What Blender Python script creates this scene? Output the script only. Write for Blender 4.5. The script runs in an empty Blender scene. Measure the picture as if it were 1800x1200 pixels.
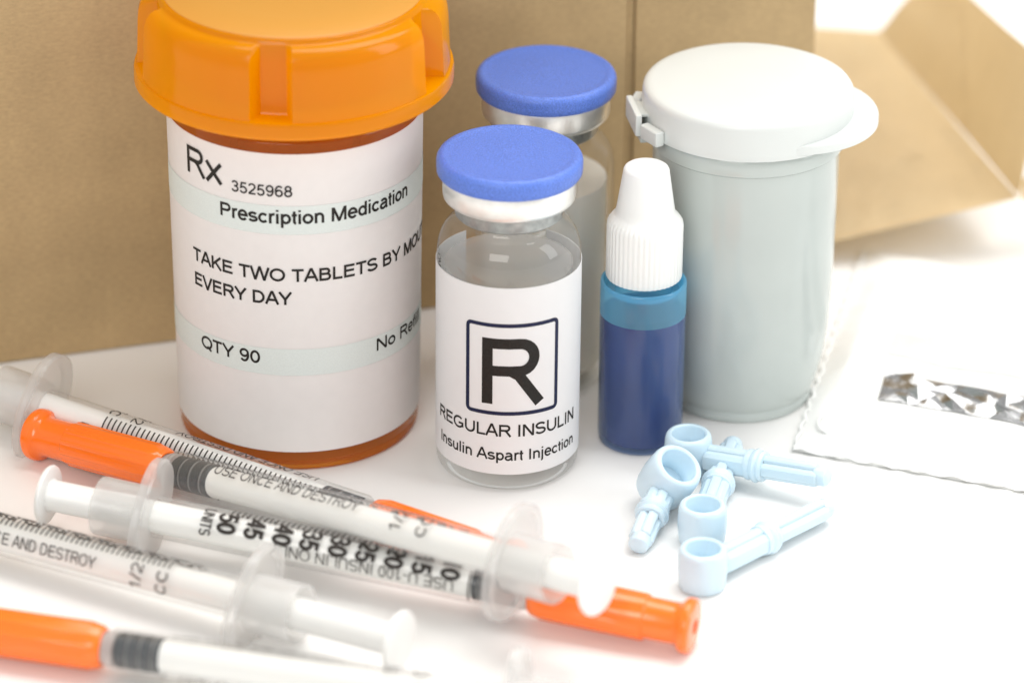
import bpy, bmesh, math, random
from mathutils import Vector, Matrix, Euler, noise
R = math.radians
PI = math.pi
S = bpy.context.scene
COL = S.collection
S.unit_settings.system = 'METRIC'
S.unit_settings.scale_length = 0.01            # one unit is one centimetre

# ------------------------------------------------------------------ camera
PITCH, ROLL, F = R(27.2), 0.010, 7500.0
_fwd = Vector((0, math.cos(PITCH), -math.sin(PITCH)))
_right = Vector((1, 0, 0)); _up = _right.cross(_fwd)
_c, _s = math.cos(ROLL), math.sin(ROLL)
_r2 = _right * _c + _up * _s
_u2 = _up * _c - _right * _s
cam = bpy.data.cameras.new('camera'); camo = bpy.data.objects.new('camera', cam)
COL.objects.link(camo)
m = Matrix((_r2, _u2, -_fwd)).transposed().to_4x4()
m.translation = Vector((0.06081553, -58.11134664, 31.97305427))
camo.matrix_world = m
cam.sensor_width = 36; cam.lens = 150
cam.clip_start = 1; cam.clip_end = 2000
cam.dof.use_dof = True
cam.dof.focus_distance = 65.0
cam.dof.aperture_fstop = 0.115
cam.dof.aperture_blades = 0
S.camera = camo

# ------------------------------------------------------------------ light
S.view_settings.view_transform = 'Standard'
S.view_settings.look = 'None'
S.view_settings.gamma = 1
S.view_settings.exposure = 0.54
S.cycles.use_denoising = True
S.cycles.max_bounces = 24
S.cycles.transmission_bounces = 20
S.cycles.transparent_max_bounces = 40
S.cycles.blur_glossy = 0.5
w = bpy.data.worlds.new('World'); S.world = w; w.use_nodes = True
w.node_tree.nodes['Background'].inputs[0].default_value = (1.0, 0.99, 0.975, 1)
w.node_tree.nodes['Background'].inputs[1].default_value = 0.46

def area(name, loc, target, sx, sy, power, col=(1, 1, 1)):
    l = bpy.data.lights.new(name, 'AREA'); l.shape = 'RECTANGLE'; l.size = sx; l.size_y = sy
    l.energy = power; l.color = col
    o = bpy.data.objects.new(name, l); COL.objects.link(o)
    o.location = loc
    o.rotation_euler = (Vector(target) - Vector(loc)).to_track_quat('-Z', 'Y').to_euler()
    return o
area('softbox_overhead', (14, 26, 80), (2, 0, 0), 80, 64, 60000, (1, 0.985, 0.96))
area('softbox_side', (72, -18, 40), (3, 0, 2), 24, 60, 13000, (0.95, 0.98, 1))
area('softbox_front', (-30, -95, 62), (0, 2, 2), 60, 44, 32000, (1, 0.98, 0.95))

# ------------------------------------------------------------------ materials
MATS = {}
def nodes(name):
    mt = bpy.data.materials.new(name); mt.use_nodes = True
    nt = mt.node_tree; return mt, nt, nt.nodes, nt.links
def principled(name, col, rough=0.4, metal=0, trans=0, ior=1.45, spec=0.5, sss=0, ssr=0.2, coat=0, bump=None, vary=None, alpha=1):
    mt, nt, N, L = nodes(name)
    b = N['Principled BSDF']
    b.inputs['Base Color'].default_value = (*col, 1); b.inputs['Roughness'].default_value = rough
    b.inputs['Metallic'].default_value = metal; b.inputs['Transmission Weight'].default_value = trans
    b.inputs['IOR'].default_value = ior; b.inputs['Specular IOR Level'].default_value = spec
    b.inputs['Coat Weight'].default_value = coat; b.inputs['Coat Roughness'].default_value = 0.08
    if sss:
        b.inputs['Subsurface Weight'].default_value = sss
        b.inputs['Subsurface Radius'].default_value = (1, 0.9, 0.8)
        b.inputs['Subsurface Scale'].default_value = ssr
    tc = None
    if bump or vary:
        tc = N.new('ShaderNodeTexCoord')
    if bump:
        sc, st = bump
        n = N.new('ShaderNodeTexNoise'); n.inputs['Scale'].default_value = sc; n.inputs['Detail'].default_value = 4
        L.new(tc.outputs['Object'], n.inputs['Vector'])
        bp = N.new('ShaderNodeBump'); bp.inputs['Strength'].default_value = st; bp.inputs['Distance'].default_value = 0.02
        L.new(n.outputs['Fac'], bp.inputs['Height']); L.new(bp.outputs['Normal'], b.inputs['Normal'])
    if vary:
        sc, amt = vary
        n = N.new('ShaderNodeTexNoise'); n.inputs['Scale'].default_value = sc; n.inputs['Detail'].default_value = 5
        L.new(tc.outputs['Object'], n.inputs['Vector'])
        r = N.new('ShaderNodeValToRGB')
        r.color_ramp.elements[0].position = 0.3; r.color_ramp.elements[1].position = 0.7
        r.color_ramp.elements[0].color = (*[c * (1 - amt) for c in col], 1)
        r.color_ramp.elements[1].color = (*[min(1, c * (1 + amt)) for c in col], 1)
        L.new(n.outputs['Fac'], r.inputs['Fac']); L.new(r.outputs['Color'], b.inputs['Base Color'])
    return mt
def clear(name, tint, diff, body=0.15, trl=0.5, rough=0.08, spec=1.45):
    """thin clear moulded plastic: see-through, a little milky, with a fresnel sheen"""
    mt, nt, N, L = nodes(name)
    N.remove(N['Principled BSDF']); out = N['Material Output']
    tr = N.new('ShaderNodeBsdfTransparent'); tr.inputs[0].default_value = (*tint, 1)
    d = N.new('ShaderNodeBsdfDiffuse'); d.inputs[0].default_value = (*diff, 1)
    t = N.new('ShaderNodeBsdfTranslucent'); t.inputs[0].default_value = (*diff, 1)
    g = N.new('ShaderNodeBsdfGlossy'); g.inputs['Roughness'].default_value = rough
    # two-sided fresnel (Schlick), the same from within the plastic as from outside
    lf = N.new('ShaderNodeLayerWeight'); lf.inputs[0].default_value = 0.5
    pw = N.new('ShaderNodeMath'); pw.operation = 'POWER'; pw.inputs[1].default_value = 5
    L.new(lf.outputs['Facing'], pw.inputs[0])
    f0 = ((spec - 1) / (spec + 1)) ** 2
    fr = N.new('ShaderNodeMath'); fr.operation = 'MULTIPLY_ADD'; fr.inputs[1].default_value = 0.75 * (1 - f0); fr.inputs[2].default_value = f0
    L.new(pw.outputs[0], fr.inputs[0])
    m1 = N.new('ShaderNodeMixShader'); m1.inputs[0].default_value = trl
    L.new(d.outputs[0], m1.inputs[1]); L.new(t.outputs[0], m1.inputs[2])
    m2 = N.new('ShaderNodeMixShader'); m2.inputs[0].default_value = body
    # milkier where seen edge-on, as the wall gets longer along the view
    lw = N.new('ShaderNodeLayerWeight'); lw.inputs[0].default_value = 0.35
    mr = N.new('ShaderNodeMapRange'); mr.inputs[3].default_value = body; mr.inputs[4].default_value = min(1, body * 2.2 + 0.08)
    L.new(lw.outputs['Facing'], mr.inputs[0]); L.new(mr.outputs[0], m2.inputs[0])
    L.new(tr.outputs[0], m2.inputs[1]); L.new(m1.outputs[0], m2.inputs[2])
    m3 = N.new('ShaderNodeMixShader'); L.new(fr.outputs[0], m3.inputs[0])
    L.new(m2.outputs[0], m3.inputs[1]); L.new(g.outputs[0], m3.inputs[2])
    L.new(m3.outputs[0], out.inputs[0])
    return mt
def see_through_paper(mt, col, amt):
    """thin paper lets some light through to its other side"""
    nt = mt.node_tree; N = nt.nodes; L = nt.links
    out = N['Material Output']; b = N['Principled BSDF']
    t = N.new('ShaderNodeBsdfTranslucent'); t.inputs[0].default_value = (*col, 1)
    m = N.new('ShaderNodeMixShader'); m.inputs[0].default_value = amt
    L.new(b.outputs[0], m.inputs[1]); L.new(t.outputs[0], m.inputs[2]); L.new(m.outputs[0], out.inputs[0])
    return mt
def kraft(name, col, amt=0.16, streak=1.0):
    mt, nt, N, L = nodes(name)
    b = N['Principled BSDF']; b.inputs['Roughness'].default_value = 0.75
    b.inputs['Specular IOR Level'].default_value = 0.25
    tc = N.new('ShaderNodeTexCoord')
    mp = N.new('ShaderNodeMapping'); mp.inputs['Scale'].default_value = (1.0, 1.0, 2.6 * streak)
    L.new(tc.outputs['Object'], mp.inputs[0])
    n1 = N.new('ShaderNodeTexNoise'); n1.inputs['Scale'].default_value = 9; n1.inputs['Detail'].default_value = 8; n1.inputs['Roughness'].default_value = 0.72
    L.new(mp.outputs[0], n1.inputs['Vector'])
    n2 = N.new('ShaderNodeTexNoise'); n2.inputs['Scale'].default_value = 0.9; n2.inputs['Detail'].default_value = 3
    L.new(tc.outputs['Object'], n2.inputs['Vector'])
    n3 = N.new('ShaderNodeTexNoise'); n3.inputs['Scale'].default_value = 55; n3.inputs['Detail'].default_value = 2
    L.new(tc.outputs['Object'], n3.inputs['Vector'])
    a = N.new('ShaderNodeMath'); a.operation = 'MULTIPLY_ADD'; a.inputs[1].default_value = 0.55
    L.new(n1.outputs['Fac'], a.inputs[0])
    a2 = N.new('ShaderNodeMath'); a2.operation = 'MULTIPLY_ADD'; a2.inputs[1].default_value = 0.25
    L.new(n2.outputs['Fac'], a2.inputs[0])
    a3 = N.new('ShaderNodeMath'); a3.operation = 'MULTIPLY'; a3.inputs[1].default_value = 0.2
    L.new(n3.outputs['Fac'], a3.inputs[0]); L.new(a3.outputs[0], a2.inputs[2]); L.new(a2.outputs[0], a.inputs[2])
    r = N.new('ShaderNodeValToRGB'); r.color_ramp.elements[0].position = 0.36; r.color_ramp.elements[1].position = 0.64
    r.color_ramp.elements[0].color = (*[c * (1 - amt) for c in col], 1)
    r.color_ramp.elements[1].color = (*[c * (1 + amt) for c in col], 1)
    L.new(a.outputs[0], r.inputs[0])
    # sparse dark fibres and flecks
    vo = N.new('ShaderNodeTexVoronoi'); vo.inputs['Scale'].default_value = 5.5; vo.inputs['Randomness'].default_value = 1
    mp2 = N.new('ShaderNodeMapping'); mp2.inputs['Scale'].default_value = (0.55, 0.55, 1.9); mp2.inputs['Rotation'].default_value = (0.2, 0.35, 0)
    L.new(tc.outputs['Object'], mp2.inputs[0]); L.new(mp2.outputs[0], vo.inputs['Vector'])
    fr = N.new('ShaderNodeValToRGB'); fr.color_ramp.elements[0].position = 0.0; fr.color_ramp.elements[1].position = 0.075
    fr.color_ramp.elements[0].color = (0.72, 0.7, 0.68, 1); fr.color_ramp.elements[1].color = (1, 1, 1, 1)
    L.new(vo.outputs['Distance'], fr.inputs[0])
    mx = N.new('ShaderNodeMix'); mx.data_type = 'RGBA'; mx.blend_type = 'MULTIPLY'; mx.inputs[0].default_value = 1
    L.new(r.outputs[0], mx.inputs[6]); L.new(fr.outputs[0], mx.inputs[7]); L.new(mx.outputs[2], b.inputs['Base Color'])
    bp = N.new('ShaderNodeBump'); bp.inputs['Strength'].default_value = 0.25; bp.inputs['Distance'].default_value = 0.02
    L.new(n1.outputs['Fac'], bp.inputs['Height']); L.new(bp.outputs[0], b.inputs['Normal'])
    return mt

M = dict(
    table=principled('white_table', (0.86, 0.855, 0.84), 0.45, spec=0.3, vary=(0.15, 0.008)),
    paper=see_through_paper(principled('label_paper', (0.88, 0.855, 0.84), 0.55, spec=0.3, bump=(60, 0.08), vary=(6, 0.012)), (0.9, 0.87, 0.86), 0.2),
    paper2=see_through_paper(principled('vial_label_paper', (0.87, 0.87, 0.875), 0.45, spec=0.35, bump=(60, 0.05), vary=(5, 0.01)), (0.85, 0.85, 0.85), 0.2),
    band=principled('pale_green_ink', (0.66, 0.71, 0.69), 0.55, spec=0.3, vary=(45, 0.035)),
    ink=principled('black_ink', (0.018, 0.016, 0.014), 0.5, spec=0.3, vary=(30, 0.25)),
    navy=principled('navy_ink', (0.012, 0.016, 0.05), 0.5, spec=0.3, vary=(30, 0.25)),
    ink2=principled('syringe_ink', (0.03, 0.025, 0.022), 0.5, spec=0.3),
    amber=clear('amber_plastic', (1.0, 0.62, 0.18), (0.86, 0.42, 0.05), 0.28, 0.6, 0.08, 1.4),
    cap=clear('orange_lid_plastic', (1.0, 0.70, 0.05), (1.0, 0.50, 0.0), 0.52, 0.5, 0.12, 1.35),
    captop=clear('frosted_orange_plastic', (1.0, 0.6, 0.15), (0.70, 0.37, 0.06), 0.75, 0.15, 0.35, 1.7),
    glass=clear('vial_glass', (0.99, 0.992, 0.988), (0.93, 0.93, 0.91), 0.02, 0.5, 0.02, 1.5),
    liquid=clear('clear_liquid', (0.995, 0.995, 0.99), (0.95, 0.955, 0.95), 0.2, 0.6, 0.02, 1.33),
    cloudy=principled('cloudy_liquid', (0.93, 0.89, 0.80), 0.4, spec=0.2, sss=0.3, ssr=0.5),
    bluecap=principled('blue_polypropylene', (0.105, 0.20, 0.64), 0.3, sss=0.05, ssr=0.05, bump=(34, 0.6), vary=(60, 0.35)),
    alu=principled('brushed_aluminium', (0.86, 0.85, 0.82), 0.33, metal=0.85, bump=(25, 0.08), vary=(8, 0.04)),
    neckmetal=principled('grey_seal', (0.33, 0.345, 0.34), 0.3, metal=0.7, vary=(9, 0.2)),
    white=principled('white_plastic', (0.84, 0.85, 0.83), 0.33, sss=0.15, ssr=0.1),
    bshell=clear('blue_bottle_plastic', (0.72, 0.82, 0.95), (0.32, 0.42, 0.62), 0.10, 0.4, 0.1),
    bliquid=principled('blue_liquid', (0.018, 0.042, 0.17), 0.2, coat=0.3, vary=(1.2, 0.15)),
    grey=principled('grey_green_plastic', (0.475, 0.52, 0.50), 0.16, coat=0.25, vary=(0.8, 0.03)),
    lid=principled('pale_grey_plastic', (0.66, 0.69, 0.675), 0.3, vary=(0.8, 0.015), bump=(14, 0.04)),
    bdry=clear('blue_bottle_dry_plastic', (0.55, 0.88, 1.0), (0.30, 0.70, 0.92), 0.45, 0.6, 0.1),
    hub=clear('milky_hub_plastic', (0.95, 0.95, 0.94), (0.93, 0.92, 0.91), 0.6, 0.6, 0.15, 1.45),
    orange=principled('orange_sheath_plastic', (1.0, 0.185, 0.012), 0.2, sss=0.2, ssr=0.06, coat=0.4, bump=(50, 0.05)),
    barrel=clear('clear_syringe_plastic', (0.975, 0.975, 0.97), (0.93, 0.93, 0.92), 0.05, 0.5, 0.07),
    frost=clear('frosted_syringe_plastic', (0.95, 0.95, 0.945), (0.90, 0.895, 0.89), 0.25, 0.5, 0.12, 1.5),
    rod=principled('white_rod_plastic', (0.84, 0.84, 0.82), 0.35, sss=0.15, ssr=0.12),
    rubber=principled('black_rubber', (0.03, 0.036, 0.042), 0.38),
    lancet=principled('pale_blue_plastic', (0.60, 0.755, 0.85), 0.25, sss=0.3, ssr=0.12, bump=(30, 0.05)),
    pouch=principled('white_pouch_paper', (0.84, 0.845, 0.83), 0.38, bump=(4, 0.3)),
    pouch2=principled('frosted_pouch_window', (0.62, 0.65, 0.635), 0.4, bump=(5, 0.3), vary=(4, 0.05)),
    foil=principled('crinkled_foil', (0.40, 0.405, 0.41), 0.26, metal=1, bump=(9, 0.5)),
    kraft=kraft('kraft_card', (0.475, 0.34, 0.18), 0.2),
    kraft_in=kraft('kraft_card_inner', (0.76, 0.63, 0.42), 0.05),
    kraft_edge=kraft('kraft_card_cut_edge', (0.38, 0.27, 0.14), 0.1),
)

# ------------------------------------------------------------------ helpers
def link(name, bm, mat, parent=None, sharp=35, smooth=True):
    if smooth:
        bmesh.ops.recalc_face_normals(bm, faces=bm.faces)
        for f in bm.faces: f.smooth = True
        for e in bm.edges:
            if len(e.link_faces) == 2 and e.calc_face_angle(0) > R(sharp): e.smooth = False
    me = bpy.data.meshes.new(name); bm.to_mesh(me); bm.free()
    me.materials.append(mat)
    o = bpy.data.objects.new(name, me); COL.objects.link(o)
    if parent: o.parent = parent
    if name in ('lettering', 'scale_marks'): o['kind'] = 'stuff'     # small flat print
    return o
def thing(name, label, cat, loc=(0, 0, 0), group=None, mat=None):
    o = bpy.data.objects.new(name, None); COL.objects.link(o)
    o.empty_display_size = 0.5
    if mat is not None: o.matrix_world = mat
    else: o.location = loc
    o['label'] = label; o['category'] = cat
    if group: o['group'] = group
    return o
def lathe(prof, seg=96, rfun=None, axis='z', close=False, bm=None):
    """prof: (r, z) list. rfun(theta, j, r, z) -> r lets ribs and notches vary round the axis"""
    bm = bm or bmesh.new()
    rings = []
    for j, (r, z) in enumerate(prof):
        if r < 1e-6:
            p = (0, 0, z) if axis == 'z' else (z, 0, 0)
            rings.append([bm.verts.new(p)]); continue
        ring = []
        for i in range(seg):
            t = 2 * PI * i / seg
            rr = rfun(t, j, r, z) if rfun else r
            p = (rr * math.sin(t), -rr * math.cos(t), z) if axis == 'z' else (z, -rr * math.sin(t), rr * math.cos(t))
            ring.append(bm.verts.new(p))
        rings.append(ring)
    n = len(rings)
    for j in range(n if close else n - 1):
        a, b = rings[j], rings[(j + 1) % n]
        if len(a) == 1 and len(b) == 1: continue
        for i in range(seg):
            k = (i + 1) % seg
            if len(a) == 1: bm.faces.new((a[0], b[i], b[k]))
            elif len(b) == 1: bm.faces.new((a[i], a[k], b[0]))
            else: bm.faces.new((a[i], a[k], b[k], b[i]))
    return bm
def rnd(r0, z0, r1, z1, n=5, out=True):
    """quarter round from (r0,z0) to (r1,z1)"""
    P = []
    for i in range(n + 1):
        t = i / n * PI / 2
        if out: P.append((r0 + (r1 - r0) * (1 - math.cos(t)), z0 + (z1 - z0) * math.sin(t)))
        else: P.append((r0 + (r1 - r0) * math.sin(t), z0 + (z1 - z0) * (1 - math.cos(t))))
    return P
def box(bm, c, s, rot=None, bev=0.0):
    r = bmesh.ops.create_cube(bm, size=1)
    vs = r['verts']
    mt = Matrix.Translation(c) @ (rot.to_4x4() if rot is not None else Matrix()) @ Matrix.Diagonal((*s, 1))
    bmesh.ops.transform(bm, matrix=mt, verts=vs)
    if bev:
        es = list({e for v in vs for e in v.link_edges})
        bmesh.ops.bevel(bm, geom=es, offset=bev, segments=3, affect='EDGES', profile=0.6)
def cylpatch(rf, t0, t1, z0, z1, off, nt=64, nz=10, thick=0.0, wob=0.0):
    """a sheet wrapped on the round surface radius rf(z)"""
    bm = bmesh.new(); g = []
    for j in range(nz + 1):
        row = []
        for i in range(nt + 1):
            t = t0 + (t1 - t0) * i / nt; z = z0 + (z1 - z0) * j / nz
            r = rf(z) + off
            row.append(bm.verts.new((r * math.sin(t), -r * math.cos(t), z)))
        g.append(row)
    for j in range(nz):
        for i in range(nt):
            bm.faces.new((g[j][i], g[j][i + 1], g[j + 1][i + 1], g[j + 1][i]))
    if thick:
        bmesh.ops.recalc_face_normals(bm, faces=bm.faces)
        bmesh.ops.solidify(bm, geom=bm.faces[:], thickness=thick)
    return bm

# ------------------------------------------------------------------ lettering: stroke glyphs, cap height 1
def arc(cx, cy, rx, ry, a0, a1, n=None):
    n = n or max(3, int(abs(a1 - a0) / 14))
    return [(cx + rx * math.cos(R(a0 + (a1 - a0) * i / n)), cy + ry * math.sin(R(a0 + (a1 - a0) * i / n))) for i in range(n + 1)]
H = 0.062
X = 0.73
def bowl(x0, xr, y0, y1):
    """stem-joined right bowl: out along the top, round, back along the foot"""
    ry = (y1 - y0) / 2; cx = xr - min(ry, xr - x0)
    rx = xr - cx
    return [(x0, y1)] + arc(cx, (y0 + y1) / 2, rx, ry, 90, -90) + [(x0, y0)]
def ring_(cx, cy, rx, ry): return arc(cx, cy, rx, ry, 90, 450, 28)
def ess(x0, x1, y0, y1):
    cx = (x0 + x1) / 2; rx = (x1 - x0) / 2; q = (y1 - y0) / 4
    return arc(cx, y1 - q, rx * 0.93, q, 22, 180, 12) + arc(cx - 0.0 * rx, y1 - q, rx * 0.93, q, 192, 262, 6) + arc(cx, y0 + q, rx, q, 82, 0, 6) + arc(cx, y0 + q, rx, q, -10, -162, 12)
def glyphs(H):
  return {
 ' ': (0.39, []), '-': (0.46, [[(0.06, 0.40), (0.40, 0.40)]]), '/': (0.40, [[(0.03, -0.02), (0.36, 1.02)]]),
 '.': (0.38, [[(0.19, 0), (0.19, 0.13)]]), "1": (0.76, [[(0.46, 0), (0.46, 1.0)], [(0.44, 0.93), (0.32, 0.80), (0.15, 0.73)]]),
 'A': (0.93, [[(0.04, 0), (0.43, 0.97), (0.50, 0.97), (0.89, 0)], [(0.19, 0.345), (0.74, 0.345)]]),
 'B': (0.93, [[(0.16, 0), (0.16, 1)], bowl(0.16, 0.74, 0.53, 1 - H), bowl(0.16, 0.80, H, 0.53)]),
 'C': (1.0, [arc(0.51, 0.5, 0.41, 0.5 - H + 0.01, 42, 318, 22)]),
 'D': (1.0, [[(0.16, 0), (0.16, 1)], [(0.16, 1 - H), (0.46, 1 - H)] + arc(0.46, 0.5, 0.40, 0.5 - H, 90, -90, 16) + [(0.16, H)]]),
 'E': (0.93, [[(0.16, 0), (0.16, 1)], [(0.16, 1 - H), (0.84, 1 - H)], [(0.16, 0.53), (0.80, 0.53)], [(0.16, H), (0.86, H)]]),
 'G': (1.08, [arc(0.54, 0.5, 0.43, 0.5 - H + 0.01, 46, 322, 22) + [(0.93, 0.22), (0.93, 0.46)], [(0.99, 0.45), (0.56, 0.45)]]),
 'H': (1.0, [[(0.15, 0), (0.15, 1)], [(0.85, 0), (0.85, 1)], [(0.15, 0.53), (0.85, 0.53)]]),
 'I': (0.38, [[(0.19, 0), (0.19, 1)]]),
 'K': (0.93, [[(0.16, 0), (0.16, 1)], [(0.16, 0.33), (0.84, 1.0)], [(0.40, 0.56), (0.87, 0)]]),
 'L': (0.78, [[(0.16, 0), (0.16, 1)], [(0.16, H), (0.74, H)]]),
 'M': (1.16, [[(0.15, 0), (0.15, 1)], [(0.18, 0.97), (0.56, 0.06), (0.60, 0.06), (0.98, 0.97)], [(1.01, 0), (1.01, 1)]]),
 'N': (1.0, [[(0.15, 0), (0.15, 1)], [(0.17, 0.97), (0.84, 0.03)], [(0.86, 0), (0.86, 1)]]),
 'O': (1.08, [ring_(0.54, 0.5, 0.44, 0.5 - H + 0.012)]),
 'P': (0.93, [[(0.16, 0), (0.16, 1)], bowl(0.16, 0.80, 0.47, 1 - H)]),
 'Q': (1.08, [ring_(0.54, 0.5, 0.44, 0.5 - H + 0.012), [(0.60, 0.22), (0.96, -0.06)]]),
 'R': (1.0, [[(0.16, 0), (0.16, 1)], bowl(0.16, 0.84, 0.51, 1 - H), [(0.50, 0.51), (0.62, 0.44), (0.93, 0.0)]]),
 'S': (0.93, [ess(0.10, 0.83, H - 0.01, 1 - H + 0.01)]),
 'T': (0.85, [[(0.425, 0), (0.425, 1)], [(0.03, 1 - H), (0.82, 1 - H)]]),
 'U': (1.0, [[(0.15, 1), (0.15, 0.40)] + arc(0.505, 0.40, 0.355, 0.40 - H + 0.01, 180, 360, 14) + [(0.86, 0.40), (0.86, 1)]]),
 'V': (0.93, [[(0.05, 1), (0.44, 0.03), (0.49, 0.03), (0.88, 1)]]),
 'W': (1.32, [[(0.05, 1), (0.33, 0.04), (0.37, 0.04), (0.64, 0.96), (0.68, 0.96), (0.95, 0.04), (0.99, 0.04), (1.27, 1)]]),
 'Y': (0.93, [[(0.05, 1), (0.465, 0.42), (0.88, 1)], [(0.465, 0), (0.465, 0.45)]]),
 '0': (0.76, [ring_(0.38, 0.5, 0.27, 0.5 - H + 0.01)]),
 '2': (0.76, [arc(0.375, 0.70, 0.255, 0.245, 168, -22, 13) + [(0.50, 0.46), (0.20, 0.19), (0.12, H)], [(0.08, H), (0.68, H)]]),
 '3': (0.76, [arc(0.36, 0.735, 0.235, 0.21, 165, -82, 14), arc(0.36, 0.295, 0.265, 0.24, 84, -165, 15), [(0.29, 0.53), (0.40, 0.53)]]),
 '4': (0.76, [[(0.52, 0), (0.52, 1)], [(0.52, 0.96), (0.09, 0.30), (0.09, 0.29), (0.70, 0.29)]]),
 '5': (0.76, [[(0.64, 1 - H), (0.22, 1 - H), (0.15, 0.50)] + arc(0.365, 0.315, 0.27, 0.265, 130, -160, 18)]),
 '6': (0.76, [ring_(0.38, 0.315, 0.26, 0.265), arc(0.40, 0.5, 0.29, 0.45, 42, 200, 12)]),
 '8': (0.76, [ring_(0.38, 0.735, 0.22, 0.205), ring_(0.38, 0.29, 0.265, 0.24)]),
 '9': (0.76, [ring_(0.37, 0.675, 0.26, 0.265), arc(0.36, 0.49, 0.28, 0.44, 20, -138, 12)]),
 'a': (0.76, [arc(0.36, 0.53, 0.22, 0.155, 160, 10, 10) + [(0.60, 0.5), (0.60, 0.14), (0.66, 0)], [(0.60, 0.44), (0.34, 0.40)] + arc(0.30, 0.22, 0.20, 0.17, 100, 280, 12) + [(0.46, 0.10), (0.59, 0.24)]]),
 'c': (0.69, [arc(0.37, 0.365, 0.265, 0.365 - H + 0.01, 40, 320, 18)]),
 'd': (0.76, [[(0.62, 0), (0.62, 1)], ring_(0.37, 0.365, 0.25, 0.365 - H + 0.01)]),
 'e': (0.76, [[(0.12, 0.38), (0.66, 0.38)] + arc(0.385, 0.37, 0.275, 0.32, 2, 322, 20)]),
 'f': (0.40, [[(0.19, 0), (0.19, 0.80)] + arc(0.35, 0.81, 0.16, 0.14, 180, 82, 6), [(0.02, X - H), (0.38, X - H)]]),
 'i': (0.33, [[(0.165, 0), (0.165, X)], [(0.165, 0.87), (0.165, 1.0)]]),
 'j': (0.33, [[(0.165, X), (0.165, -0.10)] + arc(0.05, -0.11, 0.115, 0.12, 0, -90, 5), [(0.165, 0.87), (0.165, 1.0)]]),
 'l': (0.33, [[(0.165, 0), (0.165, 1)]]),
 'n': (0.76, [[(0.155, 0), (0.155, X)], arc(0.385, 0.44, 0.23, 0.235, 175, 0, 10) + [(0.615, 0)]]),
 'o': (0.76, [ring_(0.38, 0.365, 0.275, 0.365 - H + 0.01)]),
 'p': (0.76, [[(0.15, -0.28), (0.15, X)], ring_(0.40, 0.365, 0.25, 0.365 - H + 0.01)]),
 'r': (0.46, [[(0.15, 0), (0.15, X)], arc(0.38, 0.44, 0.225, 0.235, 165, 72, 6)]),
 's': (0.69, [ess(0.09, 0.60, H - 0.01, X - H + 0.01)]),
 't': (0.38, [[(0.19, 0.92), (0.19, 0.18)] + arc(0.30, 0.18, 0.11, 0.12, 180, 275, 6), [(0.03, X - H), (0.36, X - H)]]),
 'u': (0.76, [[(0.61, 0), (0.61, X)], [(0.15, X), (0.15, 0.30)] + arc(0.375, 0.29, 0.225, 0.235, 180, 355, 10)]),
 'x': (0.69, [[(0.05, 0), (0.64, X)], [(0.05, X), (0.64, 0)]]),
}
GLS = {}
def gset(wt):
    k = round(wt / 2, 4)
    if k not in GLS: GLS[k] = glyphs(k)
    return GLS[k]
GL = gset(0.124)
def width(txt, track=0.0): return sum(GL[c][0] + track for c in txt) - track
def text_into(bm, txt, put, height, xs=1.0, weight=0.125, track=0.0, seg=0.22):
    """strokes of txt mapped by put(u, v) -> point; u and v in units of length"""
    pen = 0.0
    for ch in txt:
        adv, strokes = gset(weight)[ch]
        for st in strokes:
            P = [(x * xs, y) for x, y in st]
            Q = [P[0]]
            for a, b in zip(P, P[1:]):
                d = math.hypot(b[0] - a[0], b[1] - a[1])
                if d < 1e-6: continue
                k = max(1, int(math.ceil(d / seg)))
                for i in range(1, k + 1): Q.append((a[0] + (b[0] - a[0]) * i / k, a[1] + (b[1] - a[1]) * i / k))
            closed = math.hypot(Q[0][0] - Q[-1][0], Q[0][1] - Q[-1][1]) < 1e-4
            n = len(Q); row = []
            for i in range(n):
                if closed:
                    a = Q[(i - 1) % (n - 1)]; b = Q[(i + 1) % (n - 1)] if i < n - 1 else Q[1]
                else:
                    a = Q[max(i - 1, 0)]; b = Q[min(i + 1, n - 1)]
                p = Q[i]
                d1 = (p[0] - a[0], p[1] - a[1]); d2 = (b[0] - p[0], b[1] - p[1])
                l1 = math.hypot(*d1); l2 = math.hypot(*d2)
                if l1 < 1e-9: d1, l1 = d2, l2
                if l2 < 1e-9: d2, l2 = d1, l1
                d1 = (d1[0] / l1, d1[1] / l1); d2 = (d2[0] / l2, d2[1] / l2)
                tx, ty = d1[0] + d2[0], d1[1] + d2[1]; tl = math.hypot(tx, ty)
                if tl < 1e-3: tx, ty, tl = d1[0], d1[1], 1
                tx, ty = tx / tl, ty / tl
                cosh = max(0.55, tx * d1[0] + ty * d1[1])
                h = weight / 2 / cosh
                nx, ny = -ty * h, tx * h
                row.append((bm.verts.new(put((pen + p[0] + nx) * height, (p[1] + ny) * height)),
                            bm.verts.new(put((pen + p[0] - nx) * height, (p[1] - ny) * height))))
            for a, b in zip(row, row[1:]):
                bm.faces.new((a[0], a[1], b[1], b[0]))
        pen += (adv + track) * xs
def text_on_round(txt, rf, th0, z0, height, parent, mat, off, th1=None, xs=1.0, weight=0.125, track=0.0, slope=0.0, name='lettering'):
    """text from angle th0, baseline z0; if th1 is given the letters are fitted to end there"""
    rr = rf(z0) + off
    if th1 is not None:
        xs = (th1 - th0) * rr / (width(txt, track) * height)
    def put(u, v):
        z = z0 + v + slope * u; t = th0 + u / rr
        r = rf(z) + off
        return (r * math.sin(t), -r * math.cos(t), z)
    bm = bmesh.new(); text_into(bm, txt, put, height, xs, weight, track)
    return link(name, bm, mat, parent, smooth=False)

# ------------------------------------------------------------------ the setting
bm = bmesh.new()
bmesh.ops.create_grid(bm, x_segments=40, y_segments=40, size=220)
o = link('table_top', bm, M['table']); o['kind'] = 'structure'

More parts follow.
